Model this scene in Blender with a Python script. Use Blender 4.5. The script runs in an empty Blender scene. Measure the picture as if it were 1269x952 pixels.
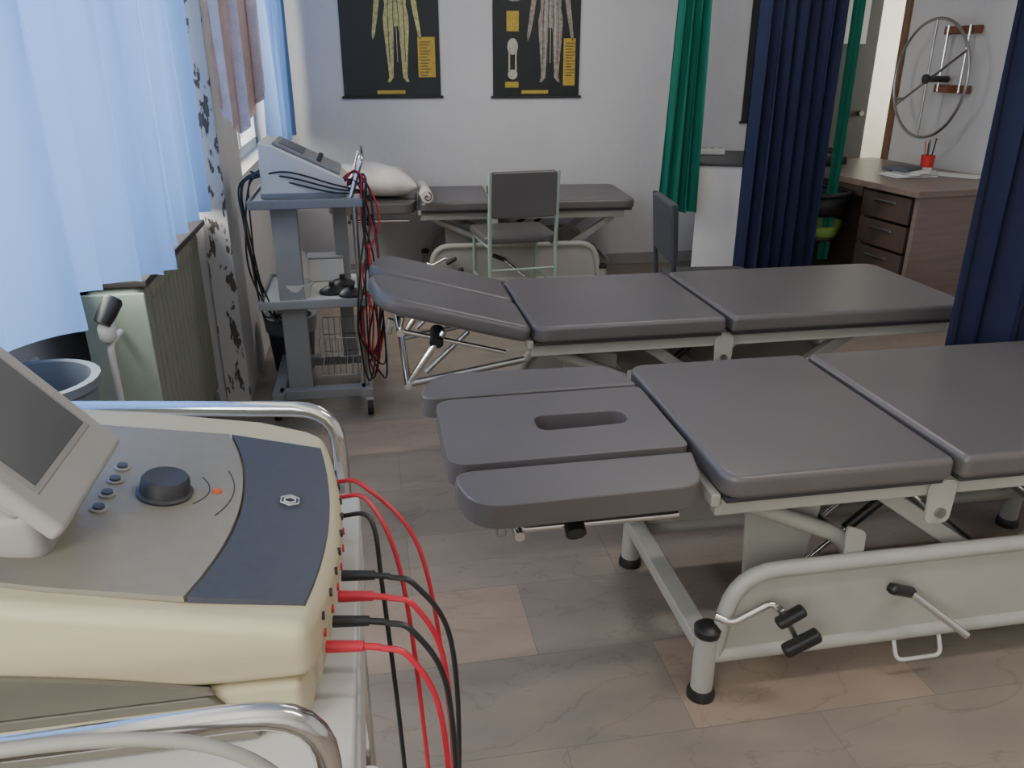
import bpy, bmesh, math, random
from mathutils import Vector, Matrix
random.seed(4)
C=bpy.context.collection
S=bpy.context.scene
pi=math.pi
# ------------------------------------------------------------------ materials
def mat(name,col,rough=.5,metal=0.,var=.06,vs=6.,bump=0.,bs=60.,spec=.5,coat=0.):
    m=bpy.data.materials.new(name);m.use_nodes=True;nt=m.node_tree;b=nt.nodes['Principled BSDF']
    b.inputs['Roughness'].default_value=rough;b.inputs['Metallic'].default_value=metal
    b.inputs['Specular IOR Level'].default_value=spec;b.inputs['Coat Weight'].default_value=coat
    tc=nt.nodes.new('ShaderNodeTexCoord')
    n=nt.nodes.new('ShaderNodeTexNoise');n.inputs['Scale'].default_value=vs;n.inputs['Detail'].default_value=4
    r=nt.nodes.new('ShaderNodeValToRGB')
    r.color_ramp.elements[0].position=.3;r.color_ramp.elements[1].position=.7
    r.color_ramp.elements[0].color=(*[c*(1-var) for c in col],1);r.color_ramp.elements[1].color=(*[min(1,c*(1+var)) for c in col],1)
    nt.links.new(tc.outputs['Object'],n.inputs['Vector']);nt.links.new(n.outputs['Fac'],r.inputs['Fac']);nt.links.new(r.outputs['Color'],b.inputs['Base Color'])
    if bump:
        n2=nt.nodes.new('ShaderNodeTexNoise');n2.inputs['Scale'].default_value=bs
        bp=nt.nodes.new('ShaderNodeBump');bp.inputs['Strength'].default_value=bump;bp.inputs['Distance'].default_value=.01
        nt.links.new(tc.outputs['Object'],n2.inputs['Vector']);nt.links.new(n2.outputs['Fac'],bp.inputs['Height']);nt.links.new(bp.outputs['Normal'],b.inputs['Normal'])
    return m
vinyl=mat('grey_vinyl',(.113,.102,.101),.36,0,.07,3,.03,300)
frame=mat('painted_frame',(.37,.365,.325),.42,0,.06,8)
framed=mat('grey_steel_paint',(.21,.215,.22),.4,0,.05,8)
chrome=mat('chrome',(.72,.71,.70),.14,1,.03)
dsteel=mat('dull_steel',(.42,.42,.41),.35,1,.08)
black=mat('black_plastic',(.015,.015,.016),.4)
dark=mat('dark_grey_plastic',(.04,.04,.045),.5)
rubber=mat('rubber',(.02,.02,.02),.8)
cream=mat('cream_plastic',(.55,.485,.325),.42,0,.03,4)
cream2=mat('grey_olive_plastic',(.17,.155,.125),.5)
greyp=mat('grey_panel',(.245,.225,.185),.42,0,.04,60)
blueP=mat('slate_blue_panel',(.055,.062,.085),.45,0,.06,80)
lcdf=mat('screen_bezel',(.34,.32,.30),.45,0,.03)
lcd=mat('lcd_glass',(.07,.072,.075),.28,0,.05)
red=mat('red_cable',(.50,.015,.035),.4)
blk=mat('black_cable',(.012,.012,.014),.4)
greyc=mat('grey_cable',(.28,.27,.24),.5)
white=mat('white_plastic',(.52,.515,.49),.5,0,.04)
devw=mat('device_housing',(.62,.60,.55),.5,0,.04)
cabw=mat('white_cabinet_paint',(.66,.64,.61),.55,0,.05,3)
cabtop=mat('dark_cabinet_top',(.035,.035,.04),.4)
mint=mat('mint_tube',(.30,.38,.33),.4)
radm=mat('radiator_enamel',(.20,.215,.18),.45,0,.12,5)
radm_lit=mat('radiator_enamel_lit_end',(.36,.42,.34),.5,0,.12,6)  # same enamel, paler: light on the radiator end put into the colour
brown=mat('brown_wood_dark',(.075,.048,.036),.45,0,.25,5)
shelfm=mat('dark_shelf_board',(.035,.026,.024),.5,0,.25,5)
orange=mat('varnished_wood',(.22,.085,.04),.4,0,.2,8)
redp=mat('red_plastic',(.5,.02,.02),.4)
paper=mat('paper',(.62,.62,.60),.8,0,.03)
blackpost=mat('poster_black',(.016,.019,.018),.5,0,.2,9)
yel=mat('poster_yellow',(.50,.34,.05),.6,0,.15,60)
figm=mat('poster_figure',(.46,.42,.17),.6,0,.4,45)
figm2=mat('poster_figure_grey',(.32,.27,.23),.6,0,.4,45)
bone=mat('poster_bone',(.5,.47,.38),.6,0,.2,50)
cushw=mat('linen_white',(.62,.58,.54),.85,0,.06,12,.4,25)
towelm=mat('towel_cloth',(.66,.50,.44),.9,0,.1,20,.5,150)
greenseat=mat('green_upholstery',(.13,.20,.03),.7)
doorg=mat('olive_door',(.075,.078,.065),.5,0,.08,3)
trimm=mat('skirting',(.32,.31,.30),.5)
winf=mat('window_frame_paint',(.55,.56,.55),.5)
tanm=mat('jamb_wood',(.20,.11,.06),.5,0,.2,8)
ceilm=mat('ceiling_paint',(.72,.71,.69),.8,0,.03)
labelm=mat('label_print',(.5,.5,.48),.5)
ora=mat('orange_mark',(.6,.12,.03),.4)
wallm=mat('wall_plaster',(.63,.615,.61),.75,0,.05,1.6,.2,25)
def peelmat():
    m=bpy.data.materials.new('peeling_paint');m.use_nodes=True;nt=m.node_tree;b=nt.nodes['Principled BSDF'];b.inputs['Roughness'].default_value=.7
    tc=nt.nodes.new('ShaderNodeTexCoord');n=nt.nodes.new('ShaderNodeTexNoise');n.inputs['Scale'].default_value=20;n.inputs['Detail'].default_value=8;n.inputs['Roughness'].default_value=.6
    mp=nt.nodes.new('ShaderNodeMapping');mp.inputs['Scale'].default_value=(1.2,1.2,.45)
    r=nt.nodes.new('ShaderNodeValToRGB')
    e=r.color_ramp.elements;e[0].position=.42;e[0].color=(.07,.06,.05,1);e[1].position=.45;e[1].color=(.48,.475,.46,1)
    a=e.new(.3);a.color=(.12,.10,.08,1)
    nt.links.new(tc.outputs['Object'],mp.inputs[0]);nt.links.new(mp.outputs[0],n.inputs['Vector']);nt.links.new(n.outputs['Fac'],r.inputs[0]);nt.links.new(r.outputs[0],b.inputs['Base Color'])
    return m
peel=peelmat()
def tilemat():
    m=bpy.data.materials.new('marble_tiles');m.use_nodes=True;nt=m.node_tree;N=nt.nodes;L=nt.links;b=N['Principled BSDF'];b.inputs['Roughness'].default_value=.36
    tc=N.new('ShaderNodeTexCoord')
    br=N.new('ShaderNodeTexBrick');br.offset=.5;br.inputs['Scale'].default_value=1
    br.inputs['Brick Width'].default_value=.60;br.inputs['Row Height'].default_value=.30;br.inputs['Mortar Size'].default_value=.0014;br.inputs['Mortar Smooth'].default_value=.1
    br.inputs['Color1'].default_value=(0,0,0,1);br.inputs['Color2'].default_value=(1,1,1,1);br.inputs['Mortar'].default_value=(.5,.5,.5,1);br.inputs['Bias'].default_value=0
    L.new(tc.outputs['Object'],br.inputs['Vector'])
    r=N.new('ShaderNodeValToRGB');e=r.color_ramp.elements
    e[0].position=0;e[0].color=(.228,.192,.158,1);e[1].position=1;e[1].color=(.33,.245,.187,1)
    a=e.new(.6);a.color=(.250,.209,.172,1);a=e.new(.85);a.color=(.280,.225,.182,1)
    L.new(br.outputs['Color'],r.inputs[0])
    n=N.new('ShaderNodeTexNoise');n.inputs['Scale'].default_value=2.6;n.inputs['Detail'].default_value=9;n.inputs['Distortion'].default_value=1.4
    mp=N.new('ShaderNodeMapping');mp.inputs['Rotation'].default_value=(0,0,.6);mp.inputs['Scale'].default_value=(.7,1.6,1)
    L.new(tc.outputs['Object'],mp.inputs[0]);L.new(mp.outputs[0],n.inputs['Vector'])
    vr=N.new('ShaderNodeValToRGB');v=vr.color_ramp.elements;v[0].position=.488;v[0].color=(1,1,1,1);v[1].position=.512;v[1].color=(1,1,1,1)
    q=v.new(.5);q.color=(.83,.81,.79,1)
    L.new(n.outputs['Fac'],vr.inputs[0])
    n3=N.new('ShaderNodeTexNoise');n3.inputs['Scale'].default_value=6;n3.inputs['Detail'].default_value=8;L.new(mp.outputs[0],n3.inputs['Vector'])
    r3=N.new('ShaderNodeValToRGB');r3.color_ramp.elements[0].position=.3;r3.color_ramp.elements[1].position=.7
    r3.color_ramp.elements[0].color=(.84,.85,.87,1);r3.color_ramp.elements[1].color=(1.12,1.1,1.08,1);L.new(n3.outputs['Fac'],r3.inputs[0])
    m1=N.new('ShaderNodeMix');m1.data_type='RGBA';m1.blend_type='MULTIPLY';m1.inputs[0].default_value=1
    L.new(r.outputs[0],m1.inputs[6]);L.new(vr.outputs[0],m1.inputs[7])
    m2=N.new('ShaderNodeMix');m2.data_type='RGBA';m2.blend_type='MULTIPLY';m2.inputs[0].default_value=1
    L.new(m1.outputs[2],m2.inputs[6]);L.new(r3.outputs[0],m2.inputs[7])
    m3=N.new('ShaderNodeMix');m3.data_type='RGBA';L.new(br.outputs['Fac'],m3.inputs[0]);L.new(m2.outputs[2],m3.inputs[6]);m3.inputs[7].default_value=(.18,.155,.13,1)
    L.new(m3.outputs[2],b.inputs['Base Color'])
    return m
tiles=tilemat()
def woodmat():
    m=bpy.data.materials.new('desk_wood');m.use_nodes=True;nt=m.node_tree;N=nt.nodes;L=nt.links;b=N['Principled BSDF'];b.inputs['Roughness'].default_value=.35
    tc=N.new('ShaderNodeTexCoord');mp=N.new('ShaderNodeMapping');mp.inputs['Scale'].default_value=(1.5,8,22)
    n=N.new('ShaderNodeTexNoise');n.inputs['Scale'].default_value=2;n.inputs['Detail'].default_value=6
    r=N.new('ShaderNodeValToRGB');r.color_ramp.elements[0].position=.3;r.color_ramp.elements[0].color=(.17,.122,.095,1);r.color_ramp.elements[1].position=.7;r.color_ramp.elements[1].color=(.22,.162,.13,1)
    L.new(tc.outputs['Object'],mp.inputs[0]);L.new(mp.outputs[0],n.inputs[0]);L.new(n.outputs['Fac'],r.inputs[0]);L.new(r.outputs[0],b.inputs['Base Color']);return m
wood=woodmat()
def clothmat(name,col,trans,tcol,rough=.85):
    m=bpy.data.materials.new(name);m.use_nodes=True;nt=m.node_tree;N=nt.nodes;L=nt.links;b=N['Principled BSDF'];b.inputs['Base Color'].default_value=(*col,1);b.inputs['Roughness'].default_value=rough
    b.inputs['Specular IOR Level'].default_value=.2
    n=N.new('ShaderNodeTexNoise');n.inputs['Scale'].default_value=5;tc=N.new('ShaderNodeTexCoord');L.new(tc.outputs['Object'],n.inputs['Vector'])
    r=N.new('ShaderNodeValToRGB');r.color_ramp.elements[0].color=(*[c*.85 for c in col],1);r.color_ramp.elements[1].color=(*[min(1,c*1.12) for c in col],1);L.new(n.outputs['Fac'],r.inputs[0]);L.new(r.outputs[0],b.inputs['Base Color'])
    if trans:
        t=N.new('ShaderNodeBsdfTranslucent');t.inputs[0].default_value=(*tcol,1);mx=N.new('ShaderNodeMixShader');mx.inputs[0].default_value=trans
        L.new(b.outputs[0],mx.inputs[1]);L.new(t.outputs[0],mx.inputs[2]);L.new(mx.outputs[0],N['Material Output'].inputs[0])
    return m
bluecurt=clothmat('light_blue_curtain_cloth',(.18,.29,.53),.46,(.125,.235,.53))
navy=clothmat('navy_curtain_cloth',(.016,.021,.055),0,None,.85)
teal=clothmat('green_curtain_cloth',(.008,.14,.095),.1,(.01,.25,.17),.7)
def glassmat():
    m=bpy.data.materials.new('window_glass');m.use_nodes=True;nt=m.node_tree;N=nt.nodes;L=nt.links
    t=N.new('ShaderNodeBsdfTransparent');t.inputs[0].default_value=(.95,.97,.97,1);g=N.new('ShaderNodeBsdfGlossy');g.inputs['Roughness'].default_value=.02
    mx=N.new('ShaderNodeMixShader');mx.inputs[0].default_value=.06;L.new(t.outputs[0],mx.inputs[1]);L.new(g.outputs[0],mx.inputs[2]);L.new(mx.outputs[0],N['Material Output'].inputs[0]);return m
glass=glassmat()
# ------------------------------------------------------------------ geometry helpers
def empty(name,loc=(0,0,0),rz=0):
    o=bpy.data.objects.new(name,None);C.objects.link(o);o.location=loc;o.rotation_euler=(0,0,rz);o.empty_display_size=.1;return o
def finish(bm,name,m,par=None,smooth=True,bevel=0,seg=3,loc=None,rot=None,sub=0):
    bmesh.ops.recalc_face_normals(bm,faces=bm.faces)
    me=bpy.data.meshes.new(name);bm.to_mesh(me);bm.free()
    if smooth:
        for p in me.polygons:p.use_smooth=True
    o=bpy.data.objects.new(name,me);C.objects.link(o)
    for mm in (m if isinstance(m,(list,tuple)) else [m]):me.materials.append(mm)
    if par:o.parent=par
    if loc is not None:o.location=loc
    if rot is not None:o.rotation_euler=rot
    if bevel:
        b=o.modifiers.new('bevel','BEVEL');b.width=bevel;b.segments=seg;b.limit_method='ANGLE';b.angle_limit=math.radians(40)
        w=o.modifiers.new('wn','WEIGHTED_NORMAL');w.keep_sharp=True
    elif smooth and not sub:
        try: me.set_sharp_from_angle(angle=math.radians(40))
        except Exception: pass
    if sub:
        s=o.modifiers.new('sub','SUBSURF');s.levels=sub;s.render_levels=sub
    return o
def box(name,c,s,m,par=None,bevel=.004,rot=None,seg=2):
    bm=bmesh.new();bmesh.ops.create_cube(bm,size=1);bmesh.ops.scale(bm,vec=s,verts=bm.verts)
    return finish(bm,name,m,par,smooth=bevel>0,bevel=bevel,seg=seg,loc=c,rot=rot)
def fillet(pts,r,n=6):
    pts=[Vector(p) for p in pts]
    if r<=0 or len(pts)<3:return pts
    out=[pts[0]]
    for i in range(1,len(pts)-1):
        a,b,c=pts[i-1],pts[i],pts[i+1]
        u=(a-b);w=(c-b);d=min(r,u.length*.49,w.length*.49)
        p0=b+u.normalized()*d;p1=b+w.normalized()*d
        for k in range(n+1):
            t=k/n;out.append((1-t)**2*p0+2*t*(1-t)*b+t*t*p1)
    out.append(pts[-1]);return out
def smoothpath(pts,n=8):
    P=[Vector(p) for p in pts];Q=[P[0]*2-P[1]]+P+[P[-1]*2-P[-2]];out=[]
    for i in range(1,len(Q)-2):
        p0,p1,p2,p3=Q[i-1:i+3]
        for k in range(n):
            t=k/n;out.append(.5*((2*p1)+(-p0+p2)*t+(2*p0-5*p1+4*p2-p3)*t*t+(-p0+3*p1-3*p2+p3)*t**3))
    out.append(P[-1]);return out
def tube(name,pts,r,m,par=None,fil=0,sides=12,closed=False,taper=None):
    P=fillet(pts,fil) if fil else [Vector(p) for p in pts]
    bm=bmesh.new();n=len(P);rings=[];prev=None
    for i in range(n):
        if closed:t=(P[(i+1)%n]-P[i-1])
        else:t=(P[min(i+1,n-1)]-P[max(i-1,0)])
        if t.length<1e-9:t=Vector((0,0,1))
        t.normalize()
        if prev is None:
            a=Vector((0,0,1)) if abs(t.z)<.9 else Vector((1,0,0));nrm=t.cross(a).normalized()
        else:
            nrm=(prev-t*prev.dot(t))
            nrm=nrm.normalized() if nrm.length>1e-6 else t.orthogonal().normalized()
        prev=nrm;bn=t.cross(nrm)
        rr=r if taper is None else r*taper(i/(n-1))
        rings.append([bm.verts.new(P[i]+nrm*math.cos(2*pi*k/sides)*rr+bn*math.sin(2*pi*k/sides)*rr) for k in range(sides)])
    for i in range(n if closed else n-1):
        A=rings[i];B=rings[(i+1)%n]
        for k in range(sides):bm.faces.new((A[k],A[(k+1)%sides],B[(k+1)%sides],B[k]))
    if not closed:
        bm.faces.new(rings[0]);bm.faces.new(rings[-1])
    return finish(bm,name,m,par)
def cyl(name,a,b,r,m,par=None,sides=20,r2=None,bevel=0):
    return tube(name,[a,b],r,m,par,sides=sides,taper=(None if r2 is None else (lambda t:1+(r2/r-1)*t)))
def lathe(name,prof,m,par=None,loc=(0,0,0),rot=None,sides=28):
    bm=bmesh.new();rings=[]
    for (r,z) in prof:
        if r<1e-5:rings.append([bm.verts.new((0,0,z))])
        else:rings.append([bm.verts.new((r*math.cos(2*pi*k/sides),r*math.sin(2*pi*k/sides),z)) for k in range(sides)])
    for A,B in zip(rings,rings[1:]):
        for k in range(sides):
            j=(k+1)%sides
            if len(A)==1 and len(B)==1:continue
            if len(A)==1:bm.faces.new((A[0],B[j],B[k]))
            elif len(B)==1:bm.faces.new((A[k],A[j],B[0]))
            else:bm.faces.new((A[k],A[j],B[j],B[k]))
    if len(rings[0])>1:bm.faces.new(rings[0])
    if len(rings[-1])>1:bm.faces.new(rings[-1])
    return finish(bm,name,m,par,loc=loc,rot=rot)
def roundpoly(pts,r,n=5):
    k=len(pts);out=[]
    for i in range(k):
        a,b,c=Vector((*pts[i-1],0)),Vector((*pts[i],0)),Vector((*pts[(i+1)%k],0))
        rr=r[i] if isinstance(r,(list,tuple)) else r
        u=a-b;w=c-b;d=min(rr,u.length*.48,w.length*.48)
        if d<=1e-5:out.append((b.x,b.y));continue
        p0=b+u.normalized()*d;p1=b+w.normalized()*d
        for j in range(n+1):
            t=j/n;q=(1-t)**2*p0+2*t*(1-t)*b+t*t*p1;out.append((q.x,q.y))
    return out
def prism(name,outline,z0,z1,m,par=None,bevel=.004,seg=3,hole=None,top=None,bot=None,rot=None,loc=None):
    bm=bmesh.new()
    T=[bm.verts.new((x,y,top(x,y) if top else z1)) for x,y in outline];n=len(T)
    B=[bm.verts.new((x,y,bot(x,y) if bot else z0)) for x,y in outline]
    for i in range(n):bm.faces.new((B[i],B[(i+1)%n],T[(i+1)%n],T[i]))
    if hole:
        TH=[bm.verts.new((x,y,z1)) for x,y in hole];BH=[bm.verts.new((x,y,z0)) for x,y in hole];h=len(TH)
        for i in range(h):bm.faces.new((BH[(i+1)%h],BH[i],TH[i],TH[(i+1)%h]))
        for O,I in ((T,TH),(B,BH)):
            ed=[bm.edges.get((O[i],O[(i+1)%n])) for i in range(n)]+[bm.edges.get((I[i],I[(i+1)%h])) for i in range(h)]
            bmesh.ops.triangle_fill(bm,use_beauty=True,use_dissolve=False,edges=ed)
    else:
        bm.faces.new(T);bm.faces.new(B)
    return finish(bm,name,m,par,bevel=bevel,seg=seg,loc=loc,rot=rot)
def plate_xz(name,outline,y0,y1,m,par=None,bevel=.002,loc=None,rot=None):
    bm=bmesh.new();n=len(outline)
    A=[bm.verts.new((x,y0,z)) for x,z in outline];B=[bm.verts.new((x,y1,z)) for x,z in outline]
    for i in range(n):bm.faces.new((A[i],A[(i+1)%n],B[(i+1)%n],B[i]))
    bm.faces.new(A);bm.faces.new(B)
    return finish(bm,name,m,par,bevel=bevel,smooth=bevel>0,loc=loc,rot=rot)
def curtain(name,path,z0,z1,amp,folds,m,par=None,seed=0,gather=0,nz=26,hem=0.,lean=0.):
    rnd=random.Random(seed);a=Vector((*path[0],0));b=Vector((*path[1],0));d=b-a;L=d.length;d.normalize();nr=Vector((-d.y,d.x,0))
    nu=folds*14;bm=bmesh.new();ph=[rnd.uniform(-.9,.9) for _ in range(folds+2)];am=[rnd.uniform(.4,1.35) for _ in range(folds+2)]
    dr=[rnd.uniform(-1.1,1.1) for _ in range(folds+2)]
    rows=[]
    sm=lambda t:t*t*(3-2*t)
    for j in range(nz+1):
        v=j/nz;row=[]
        low=1-v
        for i in range(nu+1):
            s=i/nu;k=s*folds;ki=int(k);fr=sm(k-ki)
            A=am[ki]*(1-fr)+am[ki+1]*fr;Pp=(ph[ki]+dr[ki]*low)*(1-fr)+(ph[ki+1]+dr[ki+1]*low)*fr
            off=amp*A*(.6+.55*low)*math.sin(2*pi*k+Pp)+amp*.28*math.sin(4.3*pi*k+4*v+seed)*v+amp*.2*math.sin(1.3*pi*k+5*low)
            along=s*L+amp*.3*math.sin(4*pi*k+Pp)
            along=(along-L/2)*(1+gather*(low-.5))+L/2+lean*low
            zz=z0(s) if callable(z0) else z0
            z=zz+(z1-zz)*v+ (hem*math.sin(2*pi*k+Pp) if j==0 else 0)
            p=a+d*along+nr*off;row.append(bm.verts.new((p.x,p.y,z)))
        rows.append(row)
    for j in range(nz):
        for i in range(nu):bm.faces.new((rows[j][i],rows[j][i+1],rows[j+1][i+1],rows[j+1][i]))
    return finish(bm,name,m,par)
# ------------------------------------------------------------------ room shell
XL=-.56;YB=5.6
def wallbox(name,x0,x1,y0,y1,z0,z1,m=wallm):
    return box(name,((x0+x1)/2,(y0+y1)/2,(z0+z1)/2),(x1-x0,y1-y0,z1-z0),m,None,bevel=0)
fl=wallbox('floor',-1.3,6.2,-2.6,8.2,-.1,0,tiles)
wallbox('ceiling',-1.3,6.2,-2.6,8.2,2.9,3.0,ceilm)
wallbox('wall_back',-1.2,3.2,YB,YB+.15,0,2.9)
wallbox('wall_back_jog',3.2,3.35,YB+.15,6.3,0,2.9)
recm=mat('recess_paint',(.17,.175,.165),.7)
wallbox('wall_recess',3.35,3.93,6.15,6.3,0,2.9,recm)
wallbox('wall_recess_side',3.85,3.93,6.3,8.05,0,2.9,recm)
wallbox('wall_right',3.9,4.05,-2.6,5.72,0,2.9)
wallbox('wall_front',-1.2,3.9,-2.6,-2.45,0,2.9)
wx0,wx1=-1.1,-.98
wallbox('wall_left_parapet',wx0,wx1,-2.45,3.42,0,.84)
wallbox('wall_left_lintel',wx0,wx1,-2.45,3.42,2.55,2.9)
wallbox('wall_left_end',wx0,wx1,-2.45,-2.1,.84,2.55)
wallbox('wall_left_middle',wx0,wx1,.15,.4,.84,2.55)
pier=wallbox('wall_left_pier',-1.1,XL,3.42,3.95,0,2.9,mat('pier_paint',(.54,.54,.55),.7,0,.08,3))
box('peeling_strip',(XL-.05,3.412,1.45),(.10,.016,2.9),peel,None,bevel=.003)  # strip of peeling paint along the pier edge
wallbox('wall_left_far_parapet',-.75,XL,3.95,YB,0,.9)
wallbox('wall_left_far_lintel',-.75,XL,3.95,YB,2.5,2.9)
wallbox('wall_left_far_end',-.75,XL,5.35,YB,.9,2.5)
def window(name,x,y0,y1,z0,z1,n=3):
    e=empty(name,(x,(y0+y1)/2,z0));w=y1-y0;h=z1-z0
    for i,(yy,zz,sy,sz) in enumerate([(0,.03,w,.06),(0,h-.03,w,.06),(-w/2+.03,h/2,.06,h),(w/2-.03,h/2,.06,h)]):
        box('frame_%d'%(i+1),(0,yy,zz),(.07,sy,sz),winf,e)
    for i in range(1,n):box('mullion_%d'%i,(0,-w/2+w*i/n,h/2),(.06,.06,h-.1),winf,e)
    box('glass',(0,0,h/2),(.006,w-.08,h-.08),glass,e,bevel=0)
window('window_1',-1.04,.4,3.42,.84,2.55,3)
window('unseen_window_2',-1.04,-2.1,.15,.84,2.55,2)  # unseen, behind the camera; added so light floods in
window('window_3',-.68,3.95,5.35,.9,2.5,2)
box('trim_2',(-.93,.66,.825),(.2,5.5,.03),winf)
box('baseboard_back',(1.32,YB-.008,.04),(3.74,.015,.08),trimm,bevel=.003)
box('baseboard_right',(3.893,1.5,.04),(.015,8.0,.08),trimm,bevel=.003)
d=empty('door_1',(3.9,5.72,0))
box('jamb_near',(.07,.03,1.05),(.19,.06,2.1),tanm,d)
box('head',(.07,.215,2.12),(.19,.43,.06),tanm,d)
wallbox('wall_above_door',3.9,4.05,5.72,6.15,2.15,2.9)
wallbox('wall_adjoining_far',3.93,6.2,8.05,8.2,0,2.9,mat('adjoining_paint',(.75,.70,.58),.7))
wallbox('wall_adjoining_side_low',6.05,6.2,3.0,8.05,0,.9,wallm)
wallbox('wall_adjoining_side_high',6.05,6.2,3.0,8.05,2.5,2.9,wallm)
wallbox('wall_adjoining_near',4.05,6.2,2.85,3.0,0,2.9,wallm)
window('window_4',6.12,3.0,8.05,.9,2.5,4)
E=empty('door_2',(3.63,6.10,0));box('leaf',(0,0,1.05),(.54,.04,2.1),doorg,E);cyl('knob',(.2,-.06,1.0),(.2,-.02,1.0),.02,dsteel,E)
# ------------------------------------------------------------------ treatment table
def treatment_table(name,loc,rz,head_tilt=0.,lens=(.52,.93),style='face',zt=.61,W=.67,ylegs=(.055,.60)):
    T=empty(name,(loc[0],loc[1],0),rz);th=.055;zb=zt-th
    L1,L2=lens;Ltot=L1+.02+L2
    prism('mid_cushion',roundpoly([(0,0),(L1,0),(L1,W),(0,W)],[.05,.02,.02,.05]),zb,zt,vinyl,T,bevel=.02,seg=5)
    prism('leg_cushion',roundpoly([(L1+.02,0),(Ltot,0),(Ltot,W),(L1+.02,W)],[.02,.07,.07,.02]),zb,zt,vinyl,T,bevel=.02,seg=5)
    for i,(a,b) in enumerate([(0.01,L1-.01),(L1+.03,Ltot-.02)]):
        box('backing_board_%d'%(i+1),((a+b)/2,W/2,zb-.006),(b-a,W-.03,.012),dark,T,bevel=.002)
    Hh=empty('headrest',(-.02,0,zb-.01));Hh.parent=T;Hh.rotation_euler=(0,head_tilt,0)
    z0,z1=.012,.012+th
    Wh=W
    if style=='split':
        prism('near_head_pad',roundpoly([(-.49,0),(-.0,.0),(-.0,W*.5-.012),(-.53,W*.5-.02)],[.10,.03,.03,.10]),z0,z1,vinyl,Hh,bevel=.024,seg=5)
        prism('far_head_pad',roundpoly([(-.53,W*.5+.02),(-.0,W*.5+.012),(-.0,W-.01),(-.47,W-.01)],[.10,.03,.03,.10]),z0,z1,vinyl,Hh,bevel=.024,seg=5)
    else:
        prism('near_arm_pad',roundpoly([(-.50,-.015),(-.03,-.005),(-.0,.14),(-.53,.135)],[.09,.05,.01,.05]),z0-.008,z1-.006,vinyl,Hh,bevel=.024,seg=5)
        prism('far_arm_pad',roundpoly([(-.57,W-.150),(-.0,W-.145),(-.03,W),(-.52,W+.02)],[.05,.01,.05,.09]),z0-.002,z1+.0,vinyl,Hh,bevel=.024,seg=5)
        hole=roundpoly([(-.31,.285),(-.09,.295),(-.09,.365),(-.31,.370)],.033,5) if style=='face' else None
        prism('face_pad',roundpoly([(-.53,.150),(-.0,.155),(-.0,W-.162),(-.53,W-.168)],[.05,.02,.02,.05]),z0,z1,vinyl,Hh,bevel=.026,seg=5,hole=hole)
    box('headrest_plate',(-.25,Wh/2,.004),(.40,Wh-.3,.012),dark,Hh,bevel=.002)
    for i,y in enumerate((.17,Wh-.17)):
        box('headrest_rail_%d'%(i+1),(-.22,y,-.016),(.44,.03,.028),frame,Hh)
    for i,y in enumerate((.07,Wh-.07)):
        tube('arm_pad_support_%d'%(i+1),[(-.40,y,-.005),(-.40,y,-.05),(-.05,y,-.05)],.008,chrome,Hh,fil=.02)
    tube('headrest_crossbar',[(-.40,.04,-.05),(-.40,Wh-.06,-.05)],.011,chrome,Hh)
    cyl('lock_knob',(-.28,.1,-.03),(-.28,.045,-.06),.022,black,Hh)
    box('sliding_stay',(-.43,.10,-.05),(.02,.03,.05),dsteel,Hh)
    zu=zb-.035
    for i,y in enumerate((.06,W-.06)):
        box('upper_rail_%d'%(i+1),(Ltot/2-.03,y,zu),(Ltot-.06,.035,.045),frame,T)
    for i,x in enumerate((.02,L1,Ltot-.08)):
        box('upper_cross_%d'%(i+1),(x,W/2,zu),(.04,W-.12,.035),frame,T)
    box('end_rail',(-.005,W/2,zb-.012),(.022,W-.06,.03),frame,T)
    for i,(x,y) in enumerate([(L1+.01,.035),(L1+.01,W-.035)]):
        plate_xz('pivot_plate_%d'%(i+1),roundpoly([(x-.03,zu-.09),(x+.03,zu-.09),(x+.035,zu+.02),(x-.035,zu+.02)],.02),y-.004,y+.004,frame,T)
        cyl('pivot_bolt_%d'%(i+1),(x,y-.012,zu-.06),(x,y+.012,zu-.06),.012,dsteel,T)
    X0,X1=.02,Ltot-.18;y0,y1=ylegs
    k=0
    for x in (X0,X1):
        for y in (y0,y1):
            k+=1
            cyl('leg_%d'%k,(x,y,.02),(x,y,.185),.026,frame,T)
            lathe('foot_%d'%k,[(0,0),(.033,0),(.033,.014),(.028,.026),(0,.026)],black,T,loc=(x,y,0))
            lathe('leg_cap_%d'%k,[(.029,-.012),(.031,.006),(.02,.016),(0,.018)],black,T,loc=(x,y,.19))
        box('base_cross_%d'%k,(x,(y0+y1)/2,.145),(.05,y1-y0-.03,.035),frame,T)
    for i,y in enumerate((y0,y1)):
        a,b=X0+.02,X1-.02
        loop=[(a,y,.115),(a+.035,y,.335),(b-.035,y,.335),(b,y,.115)]
        tube('side_loop_%d'%(i+1),loop,.019,frame,T,fil=.1)
        tube('side_lower_rail_%d'%(i+1),[(a-.01,y,.115),(b+.01,y,.115)],.019,frame,T)
        plate_xz('side_sheet_%d'%(i+1),roundpoly([(a+.02,.12),(b-.02,.12),(b-.05,.33),(a+.05,.33)],.03),y-.003,y+.003,frame,T)
    for i,y in enumerate((y0+.07,y1-.07)):
        tube('lift_arm_a_%d'%(i+1),[(.0+.05,y,zu-.02),(.36,y,.36),(.40,y,.30)],.02,frame,T,fil=.03)
        box('lift_arm_b_%d'%(i+1),(.60,y,.36),(.50,.035,.04),frame,T,rot=(0,.62,0))
        box('lift_arm_c_%d'%(i+1),(.98,y,.35),(.5,.035,.04),frame,T,rot=(0,-.6,0))
    for i,x in enumerate((.10,.38,.82,1.16)):
        cyl('lift_axle_%d'%(i+1),(x,y0+.03,(zu-.03,.33,.22,.22)[i]),(x,y1-.03,(zu-.03,.33,.22,.22)[i]),.013,dsteel,T)
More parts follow.
